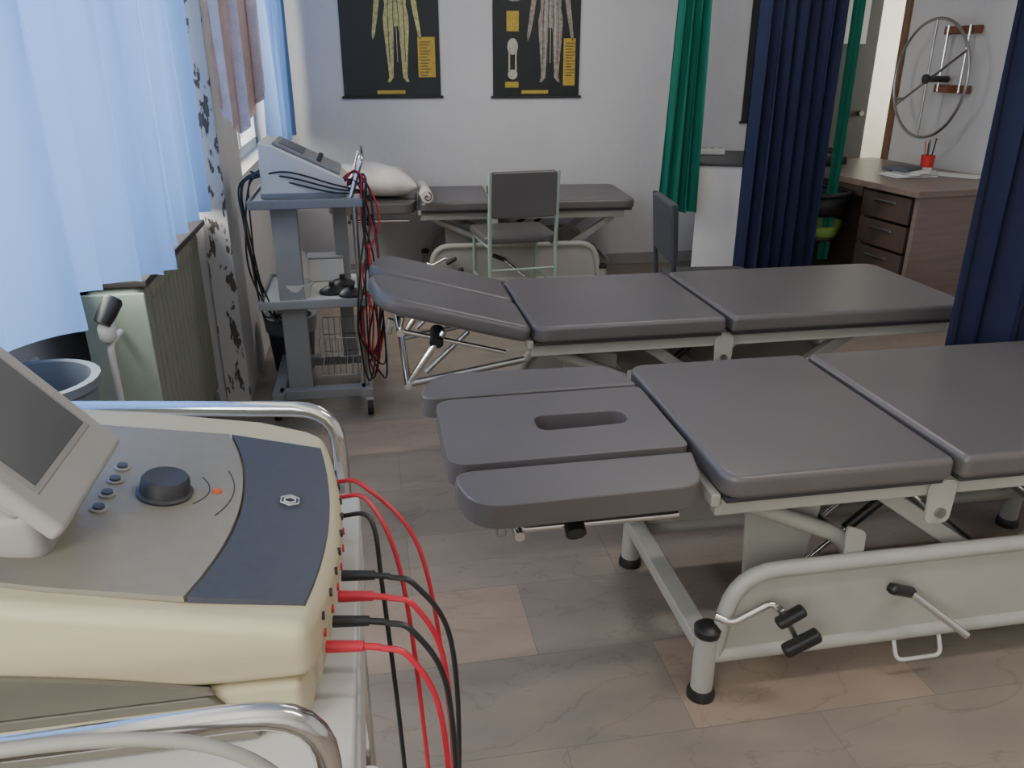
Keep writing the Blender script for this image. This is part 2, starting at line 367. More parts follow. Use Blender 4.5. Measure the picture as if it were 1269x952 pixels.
    plate_xz('arm_bracket',roundpoly([(.345,.29),(.395,.29),(.39,.40),(.34,.42)],.015),y0+.015,y0+.023,frame,T)
    cyl('arm_bolt',(.37,y0-.0,.335),(.37,y0+.04,.335),.014,dsteel,T)
    plate_xz('lift_web',roundpoly([(.16,.20),(.30,.20),(.34,.44),(.14,.46)],.02),y0+.12,y0+.13,frame,T)
    for i,(xa,za,xb,zb2) in enumerate([(.45,.30,.68,zu-.02),(.62,.30,.86,zu-.02)]):
        cyl('gas_strut_%d'%(i+1),(xa,W/2-.1+.2*i,za),(xb,W/2-.1+.2*i,zb2),.013,black,T)
        cyl('gas_rod_%d'%(i+1),(xa-.1,W/2-.1+.2*i,za-.09),(xa,W/2-.1+.2*i,za),.007,chrome,T)
    tube('pedal_rod',[(.03,y0-.01,.235),(.06,y0-.03,.225),(.15,y0-.035,.275),(.17,y0-.05,.25)],.009,chrome,T,fil=.02)
    box('pedal_bar',(.185,y0-.06,.225),(.012,.02,.12),dsteel,T,rot=(0,-.5,0))
    box('pedal_pad_upper',(.175,y0-.075,.262),(.07,.03,.022),black,T,bevel=.008,rot=(0,-.5,0))
    box('pedal_pad_lower',(.205,y0-.085,.195),(.09,.03,.028),black,T,bevel=.008,rot=(0,-.45,0))
    tube('foot_lever',[(.50,y0-.03,.25),(.62,y0-.09,.16)],.009,chrome,T)
    box('foot_lever_pad',(.47,y0-.035,.265),(.10,.028,.026),black,T,bevel=.01,rot=(0,.45,.35))
    tube('foot_stirrup',[(.50,y0,.115),(.50,y0-.03,.055),(.62,y0-.03,.055),(.62,y0,.115)],.005,white,T,fil=.02)
    if head_tilt:
        for i,y in enumerate((.06,Wh-.10)):
            tube('tilt_stay_%d'%(i+1),[(-.02,y,zb-.07),(-.40,y,zb-.13)],.011,dsteel,T)
            tube('tilt_link_%d'%(i+1),[(-.40,y,zb-.13),(-.28,y,zb+.04)],.011,chrome,T)
            tube('tilt_strut_%d'%(i+1),[(-.34,y+.02,zb-.10),(-.20,y+.02,zb+.03)],.008,dsteel,T)
        tube('tilt_bar',[(-.40,.04,zb-.13),(-.40,Wh-.08,zb-.13)],.012,chrome,T)
    return T
treatment_table('treatment_table',(.68,1.343),0,0)
treatment_table('treatment_table',(.49,2.375),0,math.radians(15.5),lens=(.65,.89),style='split',W=.625,ylegs=(.06,.56))
treatment_table('treatment_table',(.30,4.82),math.radians(-4),0,lens=(.42,.86),style='plain',ylegs=(.06,.60))
def pillow(name,loc,size,rot,m):
    bm=bmesh.new();n=14
    for sgn in (1,-1):
        R=[]
        for j in range(n+1):
            r=[]
            for i in range(n+1):
                u=-1+2*i/n;v=-1+2*j/n
                h=(max(0,(1-u**4))*max(0,(1-v**4)))**.5
                r.append(bm.verts.new((u*size[0]/2*(1-.06*(1-abs(v))),v*size[1]/2*(1-.06*(1-abs(u))),sgn*h*size[2]/2*(1+.08*math.sin(6*u+2*v))+.006*math.sin(7*u+3*v))))
            R.append(r)
        for j in range(n):
            for i in range(n):bm.faces.new((R[j][i],R[j][i+1],R[j+1][i+1],R[j+1][i]))
    bmesh.ops.remove_doubles(bm,verts=bm.verts,dist=.002)
    return finish(bm,name,m,None,loc=loc,rot=rot,sub=1)
pillow('pillow',(.02,5.14,.712),(.54,.54,.17),(0,.08,.1),cushw)
rl=empty('rolled_blanket',(.34,4.98,.632))
tube('roll',[(0,-.22,.02),(0,.22,.02)],.036,cushw,rl,sides=18)
tube('roll_spiral',[(math.cos(t)*.004*t,-.224,.02+math.sin(t)*.004*t) for t in [k*.5 for k in range(16)]],.003,brown,rl,sides=6)
# ------------------------------------------------------------------ chairs
def visitor_chair(name,loc,rz,fm,seatm):
    E=empty(name,(loc[0],loc[1],0),rz)
    for i,x in enumerate((-.19,.19)):
        tube('side_frame_%d'%(i+1),[(x,-.22,0.01),(x,-.20,.44),(x,-.23,.84)],.011,fm,E,fil=.05)
        tube('front_leg_%d'%(i+1),[(x,.20,.01),(x,.19,.43),(x,-.19,.43)],.011,fm,E,fil=.03)
        tube('stretcher_%d'%(i+1),[(x,-.21,.2),(x,.195,.2)],.008,fm,E)
        for j,y in enumerate((-.22,.20)):
            lathe('tip_%d_%d'%(i+1,j+1),[(0,0),(.014,0),(.014,.02),(0,.02)],black,E,loc=(x,y,0))
    tube('rear_stretcher',[(-.19,-.205,.30),(.19,-.205,.30)],.008,fm,E)
    tube('front_stretcher',[(-.19,.195,.40),(.19,.195,.40)],.008,fm,E)
    prism('seat',roundpoly([(-.21,-.18),(.21,-.18),(.22,.22),(-.22,.22)],.05),.44,.485,seatm,E,bevel=.015,seg=3)
    prism('backrest',roundpoly([(-.185,-.125),(.185,-.125),(.185,.125),(-.185,.125)],.02),-.017,.017,seatm,E,bevel=.01,seg=3,loc=(0,-.215,.715),rot=(pi/2+.06,0,0))
    return E
visitor_chair('visitor_chair',(.815,4.57),math.radians(5),mint,vinyl)
visitor_chair('visitor_chair',(1.49,3.34),math.radians(-98),dark,mat('charcoal_vinyl',(.045,.045,.05),.5))
E=empty('laundry_bin',(-.79,1.90,0))
lathe('tub',[(0,0),(.10,0),(.105,.02),(.13,.68),(.142,.69),(.142,.71),(.122,.71),(.098,.02),(0,.02)],mat('blue_grey_plastic',(.15,.18,.23),.45),E)
def swivel():
    E=empty('office_swivel_chair',(2.585,4.50,0),.9)
    for k in range(5):
        a=2*pi*k/5;c,s=math.cos(a),math.sin(a)
        tube('base_arm_%d'%(k+1),[(0,0,.11),(.22*c,.22*s,.07)],.018,black,E)
        cyl('caster_%d'%(k+1),(.22*c-.015*s,.22*s+.015*c,.03),(.22*c+.015*s,.22*s-.015*c,.03),.028,rubber,E)
    cyl('gas_column',(0,0,.1),(0,0,.42),.022,chrome,E)
    prism('seat',roundpoly([(-.20,-.2),(.20,-.2),(.20,.18),(-.20,.18)],.08),.43,.49,greenseat,E,bevel=.02)
    prism('seat_shell',roundpoly([(-.19,-.19),(.19,-.19),(.19,.17),(-.19,.17)],.08),.41,.435,black,E,bevel=.01)
    pts=[(.22*math.cos(a),.22*math.sin(a)) for a in [pi*1.0+pi*k/14 for k in range(15)]]
    bm=bmesh.new();A=[bm.verts.new((x*1.02,y,.55)) for x,y in pts];B=[bm.verts.new((x*1.05,y*1.05,.66)) for x,y in pts]
    for i in range(14):bm.faces.new((A[i],A[i+1],B[i+1],B[i]))
    o=finish(bm,'back_shell',black,E);sm=o.modifiers.new('s','SOLIDIFY');sm.thickness=.02
    tube('arm_hoop',[(-.22,.12,.5),(-.24,.12,.64),(-.23,0,.66)]+[(x*1.06,y*1.06,.67) for x,y in pts]+[(.23,0,.66),(.24,.12,.64),(.22,.12,.5)],.012,black,E)
swivel()
# ------------------------------------------------------------------ foreground electrotherapy unit
M=empty('electrotherapy_unit',(0,0,0))
def fx(y):return -.078+.024*(1-((y-.81)/.20)**2)
def ztop(x,y):
    return .930+(-.07-x)*.20 - .012*max(0,(x+.10)/.05)
ys=[.61+.40*k/14 for k in range(15)]
plan=[(fx(y),y) for y in ys]+[(-.10,1.025),(-.16,1.035),(-.30,1.03),(-.52,1.0),(-.52,.62)]
prism('upper_case',plan,0,0,cream,M,bevel=.014,seg=4,top=ztop,bot=lambda x,y:.868)
plan2=[(fx(y)-.012,y) for y in ys]+[(-.50,.98),(-.50,.63)]
prism('lower_case',plan2,.812,.866,cream,M,bevel=.008)
plate_xz('side_inlay',[(-.53,.868)]+[(-.53+.36*k/12,.925-.052*(k/12)**2) for k in range(13)]+[(-.165,.868)],.6065,.612,cream2,M,bevel=0)
plate_xz('side_recess',[(-.50,.812),(-.13,.812),(-.17,.866),(-.50,.866)],.606,.632,cream2,M,bevel=.002)
def arc(p0,p1,p2,n=12):
    out=[]
    for k in range(n+1):
        t=k/n
        out.append(((1-t)**2*p0[0]+2*t*(1-t)*p1[0]+t*t*p2[0],(1-t)**2*p0[1]+2*t*(1-t)*p1[1]+t*t*p2[1]))
    return out
za=lambda x,y:ztop(x,y)+.0022
zl=lambda x,y:ztop(x,y)-.004
edge=arc((-.190,.975),(-.125,.815),(-.182,.637))
front=[(fx(y)-.012,y) for y in [.645+.325*k/10 for k in range(11)]]
prism('blue_panel',edge+front,0,0,blueP,M,bevel=0,top=za,bot=zl)
g=[(x-.003,y) for x,y in edge]
prism('grey_panel',g+[(-.30,.64),(-.50,.66),(-.50,.93),(-.36,.965)],0,0,greyp,M,bevel=0,top=za,bot=zl)
def ontop(x,y,dz=0):return (x,y,ztop(x,y)+.002+dz)
tilt=(0,math.atan(.2),0)
lathe('dial',[(.028,0),(.029,.003),(.026,.005),(.0245,.018),(.022,.021),(.015,.0205),(0,.019)],dark,M,loc=ontop(-.236,.815),rot=tilt,sides=40)
for i,y in enumerate((.772,.802,.832,.862)):
    lathe('button_%d'%(i+1),[(.0085,0),(.0085,.002),(.007,.003),(0,.003)],greyc,M,loc=ontop(-.289,y),rot=tilt)
    lathe('button_cap_%d'%(i+1),[(.006,.002),(.0055,.0052),(0,.0056)],blueP,M,loc=ontop(-.289,y),rot=tilt)
lathe('stop_lamp',[(.005,0),(.0045,.003),(0,.004)],ora,M,loc=ontop(-.185,.827),rot=tilt)
for i,(x,hw) in enumerate([(-.172,.05),(-.197,.03)]):
    pts=[(x+.012*(1-a*a)-.008,.827+a*hw) for a in [-1+.2*k for k in range(11)]]
    tube('gauge_line_%d'%(i+1),[ontop(px,py,.0003) for px,py in pts],.0007,dark,M,sides=6)
hx=[(-.108+.011*math.cos(a),.822+.011*math.sin(a)) for a in [pi/6+k*pi/3 for k in range(6)]]
tube('badge_ring',[ontop(x,y,.0005) for x,y in hx],.0009,labelm,M,sides=6,closed=True)
tube('badge_ring_inner',[ontop(-.108+(x+.108)*.6,.822+(y-.822)*.6,.0005) for x,y in hx],.0012,labelm,M,sides=6,closed=True)
for i in range(9):
    y=.655+i*.036
    for j,z in enumerate((.905,.885)):
        cyl('socket_%d_%d'%(i,j),(fx(y)-.004,y,z),(fx(y)+.0018,y,z),.0042,(red if j else black),M,sides=12)
Dp=empty('display',(-.268,.720,1.03));Dp.parent=M;Dp.rotation_euler=(0,math.radians(50),0)
def disp(nm,x0,x1,y0,y1,z0,z1,m,bv):box(nm,((x0+x1)/2,(y0+y1)/2,(z0+z1)/2),(x1-x0,y1-y0,z1-z0),m,Dp,bevel=bv)
disp('bezel',-.23,0,-.080,.10,-.018,.0,lcdf,.006)
disp('rear_shell',-.21,-.03,-.066,.09,-.035,-.017,lcdf,.012)
disp('inner_rim',-.205,-.035,-.062,.080,-.002,.0015,mat('bezel_rim',(.27,.26,.25),.45),.002)
disp('screen',-.198,-.042,-.056,.074,.0,.0025,lcd,.001)
box('display_hinge',(-.34,.73,1.0),(.07,.10,.06),lcdf,M,bevel=.015)
Tr=empty('chrome_trolley',(0,0,0))
prism('top_shelf',roundpoly([(-.66,.53),(-.045,.53),(-.04,1.06),(-.66,1.12)],.02),.79,.81,white,Tr,bevel=.004)
prism('lower_shelf',roundpoly([(-.66,.53),(-.045,.53),(-.04,1.06),(-.66,1.12)],.02),.26,.28,white,Tr,bevel=.004)
for i,(yl,yr,zr) in enumerate(((.535,.535,.905),(1.19,1.09,.932))):
    tube('rail_%d'%(i+1),[(-.62,yl,.08),(-.62,yl,zr),(-.065,yr,zr),(-.06,yr,.08)],.0115,chrome,Tr,fil=.06,sides=18)
    tube('rail_lower_%d'%(i+1),[(-.62,yl,.80),(-.06,yr,.80)],.008,chrome,Tr)
    for j,x in enumerate((-.62,-.06)):
        yy=yl if j==0 else yr
        cyl('caster_%d_%d'%(i+1,j+1),(x,yy-.012,.04),(x,yy+.012,.04),.04,rubber,Tr)
tube('side_bar',[(-.05,.535,.70),(-.05,1.075,.70)],.009,chrome,Tr)
box('panel_edge',(-.047,.80,.74),(.012,.5,.09),white,Tr,bevel=.003)
Cb=M
def plug(i,y,z,m):
    x=fx(y)
    cyl('plug_%d'%i,(x,y,z),(x+.036,y-.004,z-.001),.0062,m,Cb,sides=14,r2=.0052)
    tube('plug_relief_%d'%i,[(x+.035,y-.004,z-.001),(x+.052,y-.006,z-.003)],.0036,m,Cb,sides=10)
specs=[(.765,.872,blk,.066,.035),(.728,.872,red,.058,.03),(.690,.870,blk,.062,.02),(.655,.868,red,.058,.01)]
for i,(y,z,m,dx,dy) in enumerate(specs):
    plug(i+1,y,z,m);x=fx(y)+.05
    tube('lead_%d'%(i+1),smoothpath([(x,y-.006,z-.003),(x+.03,y-.012,z-.015),(x+dx,y-.02,z-.09),(x+dx+.005,y-.02+dy*.3,z-.3),(x+dx-.01,y+dy,.35),(x+.02,y+.05,.02)]),.0031,m,Cb,sides=8)
for i,(y,z,m,dx) in enumerate([(.90,.895,red,.085),(.94,.895,red,.125),(.88,.88,blk,.055)]):
    x=fx(y)
    tube('rear_lead_%d'%(i+1),smoothpath([(x-.002,y,z),(x+.035,y-.01,z-.004),(x+dx*.8,y-.05,z-.08),(x+dx,y-.10,z-.28),(x+dx+.005,y-.13,.35),(x+dx*.8,y-.1,.015)]),.0029,m,Cb,sides=8)
tube('grey_lead',smoothpath([(-.62,.46,.93),(-.45,.49,.925),(-.28,.505,.93),(-.15,.505,.91),(-.08,.50,.84),(-.03,.49,.7),(-.02,.49,.4),(-.02,.50,.02)]),.0055,greyc,Cb,sides=10)
# ------------------------------------------------------------------ equipment cart
K=empty('equipment_cart',(-.235,3.42,0))
w=.19
box('base_left',(-w+.01,0,.10),(.05,.50,.04),framed,K);box('base_right',(w-.01,0,.10),(.05,.50,.04),framed,K)
box('base_cross',(0,-.20,.10),(.36,.05,.04),framed,K);box('base_cross_far',(0,.20,.10),(.36,.05,.04),framed,K)
box('column_left',(-.09,-.16,.50),(.10,.04,.78),framed,K);box('column_far',(.11,.16,.50),(.06,.035,.78),framed,K)
box('column_left_far',(-.13,.16,.50),(.05,.035,.78),framed,K)
tube('column_right',[(w-.01,-.2,.12),(w-.01,-.2,.88)],.011,dsteel,K)
for i,z in enumerate((.49,.885)):
    box('shelf_%d'%(i+1),(0,0,z),(.42,.46,.012),white,K)
    for j,y in enumerate((-.23,.23)):box('shelf_lip_%d_%d'%(i+1,j+1),(0,y,z),(.43,.012,.035),framed,K)
    for j,x in enumerate((-.21,.21)):box('shelf_side_%d_%d'%(i+1,j+1),(x,0,z),(.012,.46,.035),framed,K)
tube('push_handle',[(w-.02,-.2,.9),(w+.03,-.2,1.05),(w+.03,.2,1.05),(w-.02,.2,.9)],.010,chrome,K,fil=.04)
k=0
for x in (-w,w):
    for y in (-.23,.25):
        k+=1
        cyl('caster_wheel_%d'%k,(x-.012,y,.040),(x+.012,y,.040),.040,rubber,K)
        cyl('caster_hub_%d'%k,(x-.014,y,.040),(x+.014,y,.040),.020,dsteel,K)
        cyl('caster_stem_%d'%k,(x,y,.06),(x,y,.09),.012,chrome,K)
        box('caster_fork_%d'%k,(x,y,.068),(.036,.05,.03),dsteel,K)
for i in range(7):
    x=.0+.15*i/6
    tube('basket_wire_%d'%(i+1),[(x,-.19,.33),(x,-.18,.16),(x,.1,.16),(x,.11,.33)],.0015,dsteel,K,sides=6,fil=.02)
for i,z in enumerate((.33,.25,.17)):
    tube('basket_ring_%d'%(i+1),[(.0,-.19,z),(.15,-.19,z),(.15,.11,z),(.0,.11,z)],.002,dsteel,K,sides=6,closed=True)
Dv=empty('interferential_unit',(-.25,3.42,.893))
bodyp=[(-.15,0),(.17,0),(.175,.055),(.155,.08),(-.10,.205),(-.145,.215)]
plate_xz('housing',bodyp,-.17,.15,devw,Dv,bevel=.008)
ta=math.atan2(.125,.255)
plate_xz('side_band',[(-.152,.005),(.172,.005),(.17,.025),(-.152,.025)],-.173,.153,framed,Dv,bevel=.002)
box('control_face',(.028,-.01,.150),(.27,.27,.012),framed,Dv,rot=(0,ta,0))
box('display',(-.03,-.01,.184),(.10,.20,.008),lcd,Dv,rot=(0,ta,0),bevel=.002)
for i in range(6):
    lathe('key_%d'%(i+1),[(.010,0),(.009,.01),(0,.011)],dark,Dv,loc=(.07,-.11+i*.042,.135),rot=(0,ta,0))
for i,(x,y) in enumerate([(-.17,3.33),(-.09,3.28),(-.13,3.45)]):
    E=empty('suction_electrode',(x,y,.497))
    lathe('cup',[(0,0),(.052,0),(.054,.01),(.035,.022),(.012,.028),(.012,.045),(0,.046)],black,E)
E=empty('sponge_bowl',(-.31,3.30,.497));lathe('bowl',[(0,0),(.05,0),(.07,.06),(.066,.06),(.047,.006),(0,.006)],white,E)
E=empty('gel_bottle',(-.30,3.52,.497));lathe('bottle',[(0,0),(.03,0),(.032,.1),(.02,.13),(.008,.14),(.008,.165),(0,.166)],white,E)
E=empty('accessory_box',(-.20,3.57,.497));box('carton',(0,0,.05),(.15,.10,.10),paper,E);box('lid',(0,0,.102),(.155,.105,.008),framed,E)
Kb=empty('electrode_leads',(.25,-3.42,-.893));Kb.parent=Dv
rnd=random.Random(9)
for i in range(10):
    m=blk if i%3 else red
    y=3.18+rnd.uniform(0,.1);x0=-.08+rnd.uniform(-.03,.02)
    tube('lead_%d'%(i+1),smoothpath([(x0,y+.05,.94+rnd.uniform(-.02,.02)),(x0+.07,y-.03,.98+rnd.uniform(-.04,.02)),(.01+rnd.uniform(-.04,.03),y-.04,.82),(.0+rnd.uniform(-.05,.05),y-.06,.62),(-.02+rnd.uniform(-.06,.04),y-.07,.40+rnd.uniform(-.1,.05)),(.0+rnd.uniform(-.04,.03),y-.06,.22+rnd.uniform(-.08,.08)),(.03,y-.03,.45+rnd.uniform(-.1,.1))]),.0038,m,Kb,sides=6)
for i in range(6):
    y=3.20+rnd.uniform(0,.2)
    tube('side_lead_%d'%(i+1),smoothpath([(-.40,y,1.0),(-.47+rnd.uniform(-.02,.03),y,.94),(-.47,y-.02,.75),(-.45+rnd.uniform(-.02,.02),y,.5+rnd.uniform(-.1,.1)),(-.38,y-.02,.40)]),.0038,blk,Kb,sides=6)
for i in range(3):
    tube('top_lead_%d'%(i+1),smoothpath([(-.44,3.28+.02*i,.97+.012*i),(-.3,3.235+.01*i,1.0-.02*i),(-.12,3.22,.95-.015*i),(.0,3.22,.92)]),.0038,blk,Kb,sides=6)
E=empty('waste_bin',(-.40,3.80,0));lathe('pail',[(0,0),(.09,0),(.115,.26),(.11,.26),(.087,.01),(0,.01)],dark,E)
lathe('liner',[(.116,.20),(.125,.275),(.10,.27),(.09,.1)],mat('bin_liner',(.15,.16,.17),.4),E)
# ------------------------------------------------------------------ radiator
R=empty('cast_radiator',(-.745,2.87,0))
n=15
for i in range(n):
    y=-.42+i*.06
    for j,x in enumerate((-.055,0,.055)):
        box('column_%d_%d'%(i+1,j+1),(x,y,.44),(.046,.042,.62),radm if i else radm_lit,R,bevel=.018,seg=3)  # first section takes the painted-in lit colour
    for j,z in enumerate((.14,.74)):box('header_%d_%d'%(i+1,j+1),(0,y,z),(.16,.056,.075),radm if i else radm_lit,R,bevel=.025,seg=3)
    if i in (0,n-1):
        box('radiator_foot_%d'%(i+1),(0,y,.05),(.15,.035,.1),radm,R,bevel=.008)
box('end_plate',(0,-.455,.44),(.18,.01,.66),radm_lit,R,bevel=.004)
box('shelf_board',(.0,.03,.795),(.20,.96,.022),shelfm,R)
V=empty('radiator_valve',(-.735,2.33,.72))
tube('pipe',[(0,.07,-.06),(0,-.04,-.06),(0,-.04,-.72)],.010,white,V,fil=.03)
lathe('head',[(0,-.03),(.022,-.03),(.026,0),(.026,.04),(.02,.05),(0,.05)],black,V,loc=(.01,-.05,.03),rot=(-.5,.5,0))
lathe('collar',[(.018,0),(.024,.01),(.024,.04),(.016,.05)],white,V,loc=(.0,-.04,-.05))
E=empty('heating_pipe',(-.94,1.2,0))
for i,z in enumerate((.62,.16)):tube('run_%d'%(i+1),[(0,-1.2,z),(0,1.1,z)],.014,white,E)
for i,y in enumerate((-1.0,0,1.0)):box('pipe_clip_%d'%(i+1),(-.02,y,.4),(.02,.02,.52),white,E)
# ------------------------------------------------------------------ curtains
curtain('light_blue_curtain',[(-.66,.55),(-.61,1.68)],lambda s:.92+.01*math.sin(s*5),2.6,.05,4,bluecurt,seed=1,hem=.004)
curtain('light_blue_curtain',[(-.61,1.69),(-.60,2.53)],lambda s:.96-.145*s,2.6,.04,4,bluecurt,seed=2,hem=.004)
curtain('light_blue_curtain',[(-.64,2.55),(-.64,3.38)],.85,2.6,.030,4,bluecurt,seed=3,hem=.004)
curtain('light_blue_curtain',[(-.48,4.7),(-.44,5.5)],.95,2.6,.035,5,bluecurt,seed=4)
E=empty('curtain_rail',(-.64,1.9,2.62));tube('rod',[(0,-1.5,0),(0,1.48,0)],.012,dsteel,E)
curtain('green_curtain',[(1.76,4.66),(1.95,4.64)],.54,2.62,.035,4,teal,seed=5,gather=.55,lean=-.03)
curtain('navy_curtain',[(2.02,4.22),(2.48,4.18)],.04,2.62,.04,7,navy,seed=6)
curtain('green_curtain',[(2.58,4.30),(2.65,4.30)],.3,2.62,.015,2,teal,seed=7)
curtain('navy_curtain',[(1.80,2.19),(2.5,2.16)],.04,2.62,.04,6,navy,seed=8)
E=empty('ceiling_curtain_track',(0,0,2.64))
for i,(a,b) in enumerate([((1.5,4.65),(3.8,4.65)),((1.5,4.2),(3.8,4.2)),((1.0,2.18),(3.8,2.18))]):
    box('track_%d'%(i+1),((a[0]+b[0])/2,a[1],0),(b[0]-a[0],.03,.03),white,E)
    for j,x in enumerate((a[0]+.05,b[0]-.05)):cyl('hanger_%d_%d'%(i,j),(x,a[1],0),(x,a[1],.26),.006,dsteel,E)
curtain('hanging_towel',[(-.525,3.28),(-.345,3.32)],lambda s:1.12+.28*abs(s-.4),1.95,.028,3,towelm,seed=12,gather=-.1)
E=empty('towel_hook',(-.545,3.38,1.95));tube('hook',[(0,.02,.03),(0,-.05,.03),(.12,-.06,.0),(.17,-.07,.01)],.005,dsteel,E)
# ------------------------------------------------------------------ posters
def poster(name,cx,w,z0,h,fm,variant):
    E=empty(name,(cx,YB-.004,z0))
    plate_xz('sheet',[(-w/2,0),(w/2,0),(w/2,h),(-w/2,h)],-.003,0,blackpost,E,bevel=0)
    for i,z in enumerate((0,h)):tube('rod_%d'%(i+1),[(-w/2-.015,-.008,z),(w/2+.015,-.008,z)],.008,black,E)
    def flat(nm,pts,m,dy=.001):plate_xz(nm,pts,-.003-dy-.0015,-.003-dy,m,E,bevel=0)
    cxf=.04 if variant==0 else .09
    def mir(pts):return [(cxf+x,z) for x,z in pts]+[(cxf-x,z) for x,z in reversed(pts)]
    bz=.09
    body=[(.0,bz+.335),(.012,bz+.33),(.022,bz+.20),(.03,bz+.03),(.055,bz+0),(.07,bz+.005),(.058,bz+.03),(.062,bz+.10),(.068,bz+.18),(.078,bz+.30),(.08,bz+.38),(.066,bz+.45),(.07,bz+.52),(.085,bz+.56),(.11,bz+.40),(.135,bz+.28),(.15,bz+.25),(.155,bz+.28),(.145,bz+.36),(.13,bz+.48),(.115,bz+.60),(.09,bz+.63),(.025,bz+.66),(.025,bz+.69),(.04,bz+.72),(.04,bz+.77),(.0,bz+.80)]
    flat('figure_outline',mir(body),fm)
    for i in range(7):
        x=cxf+(-.05+.1*i/6);col=(bone if i%2 else brown)
        tube('detail_line_%d'%(i+1),[(x+(.012 if x<cxf else -.012),-.0062,bz+.60),(x,-.0062,bz+.40),(x*1.0,-.0062,bz+.12)],.0022,col,E,sides=5)
    for i in range(5):
        tube('rib_%d'%(i+1),[(cxf-.045,-.0062,bz+.46+.03*i),(cxf,-.0062,bz+.475+.03*i),(cxf+.045,-.0062,bz+.46+.03*i)],.0018,brown if variant==0 else bone,E,sides=5)
    if variant==0:
        flat('legend_block',[(w/2-.14,.12),(w/2-.03,.12),(w/2-.03,.36),(w/2-.14,.36)],yel)
        lx=w/2-.135
    else:
        flat('legend_block',[(w/2-.11,.07),(w/2-.03,.07),(w/2-.03,.36),(w/2-.11,.36)],yel)
        lx=w/2-.105
        flat('joint_tag_low',[(-w/2+.08,.06),(-w/2+.17,.06),(-w/2+.17,.095),(-w/2+.08,.095)],yel)
        flat('joint_tag_high',[(-w/2+.09,.40),(-w/2+.17,.40),(-w/2+.17,.52),(-w/2+.09,.52)],yel)
        el=lambda cx,cz,a,b:[(cx+a*math.cos(t),cz+b*math.sin(t)) for t in [2*pi*k/18 for k in range(18)]]
        flat('joint_upper',el(-w/2+.13,.31,.035,.05),bone);flat('joint_lower',el(-w/2+.13,.14,.032,.03),bone)
        tube('joint_bone',[(-w/2+.108,-.006,.30),(-w/2+.108,-.006,.15)],.006,bone,E,sides=6)
        tube('joint_bone_b',[(-w/2+.152,-.006,.30),(-w/2+.152,-.006,.15)],.006,bone,E,sides=6)
        flat('hand_study',el(-w/2+.14,.62,.07,.045),figm2)
    for i in range(12):
        z=.13+i*.018
        plate_xz('legend_text_%d'%(i+1),[(lx+.008,z),(lx+.055+.02*((i*7)%3)/2,z),(lx+.055+.02*((i*7)%3)/2,z+.005),(lx+.008,z+.005)],-.0068,-.0058,brown,E,bevel=0)
    flat('title_plate',[(-.10,.02),(.08,.02),(.08,.042),(-.10,.042)],yel)
poster('anatomy_poster',.205,.62,1.165,.88,figm,0)
poster('anatomy_poster',1.15,.58,1.16,.90,figm2,1)
poster('anatomy_poster',2.90,.55,.98,.90,figm,0)
E=empty('framed_picture',(3.888,4.32,1.42))
box('frame',(0,0,.25),(.02,.42,.56),orange,E);box('print',(-.012,0,.25),(.004,.36,.5),mat('aged_print',(.42,.36,.25),.7,0,.3,12),E,bevel=0)
tube('print_figure',[(-.016,0,.10),(-.016,.02,.25),(-.016,0,.42)],.015,brown,E)
# ------------------------------------------------------------------ shoulder wheel
E=empty('shoulder_exercise_wheel',(3.73,5.17,1.27))
ring=[(0,.37*math.cos(2*pi*k/56),.37*math.sin(2*pi*k/56)) for k in range(56)]
tube('rim',ring,.0095,dsteel,E,closed=True,sides=10)
tube('spoke_vertical',[(0,0.02,-.37),(0,0.02,.37)],.008,dsteel,E)
tube('spoke_cross_a',[(0,-.32,.18),(0,.32,-.18)],.008,dsteel,E)
cyl('hub',(-.02,0,0),(.14,0,0),.020,dark,E)
cyl('hub_cap',(-.035,0,0),(-.015,0,0),.03,dark,E)
cyl('grip',(-.07,.24,-.135),(0,.24,-.135),.012,dsteel,E)
for i,z in enumerate((.30,-.06)):box('mount_board_%d'%(i+1),(.145,-.05,z),(.025,.34,.05),orange,E)
for i,y in enumerate((-.15,.06)):tube('mount_upright_%d'%(i+1),[(.12,y,-.08),(.12,y,.33)],.010,chrome,E)
for i,z in enumerate((.30,-.06)):box('mount_block_%d'%(i+1),(.10,-.05,z),(.06,.08,.04),orange,E)
# ------------------------------------------------------------------ desk
D=empty('office_desk',(2.86,3.88,0),math.radians(5))
prism('top',roundpoly([(-.02,-.02),(.80,-.02),(.80,1.4),(-.02,1.4)],.01),.715,.75,wood,D,bevel=.004)
box('end_panel_near',(.40,.015,.358),(.78,.03,.715),wood,D);box('end_panel_far',(.40,1.36,.358),(.78,.03,.715),wood,D)
box('modesty_panel',(.76,.69,.42),(.02,1.33,.58),wood,D)
box('pedestal_side',(.40,.45,.38),(.74,.025,.64),wood,D);box('pedestal_base',(.37,.24,.05),(.70,.40,.06),brown,D)
for i in range(4):
    z=.63-i*.155
    box('drawer_%d'%(i+1),(.015,.24,z),(.03,.39,.14),brown,D);box('drawer_pull_%d'%(i+1),(-.004,.24,z+.03),(.012,.18,.014),dsteel,D)
box('desk_apron',(.02,.9,.68),(.02,.88,.06),brown,D)
E=empty('pencil_cup',(3.38,4.56,.752));lathe('cup',[(0,0),(.034,0),(.04,.10),(.036,.10),(.031,.005),(0,.005)],redp,E)
for i in range(5):
    a=i*1.3;cyl('pencil_%d'%(i+1),(.01*math.cos(a),.01*math.sin(a),.01),(.03*math.cos(a),.03*math.sin(a),.16+.01*i),.004,[red,blk,ora,blueP,black][i],E,sides=6)
E=empty('paper_stack',(3.16,4.42,.752))
for i in range(4):box('sheet_%d'%(i+1),(.02*i,.015*i,.004+.008*i),(.26,.2,.007),paper,E,bevel=.001,rot=(0,0,.3*i))
box('notebook',(-.02,.03,.042),(.2,.15,.016),blueP,E,bevel=.003,rot=(0,0,.5))
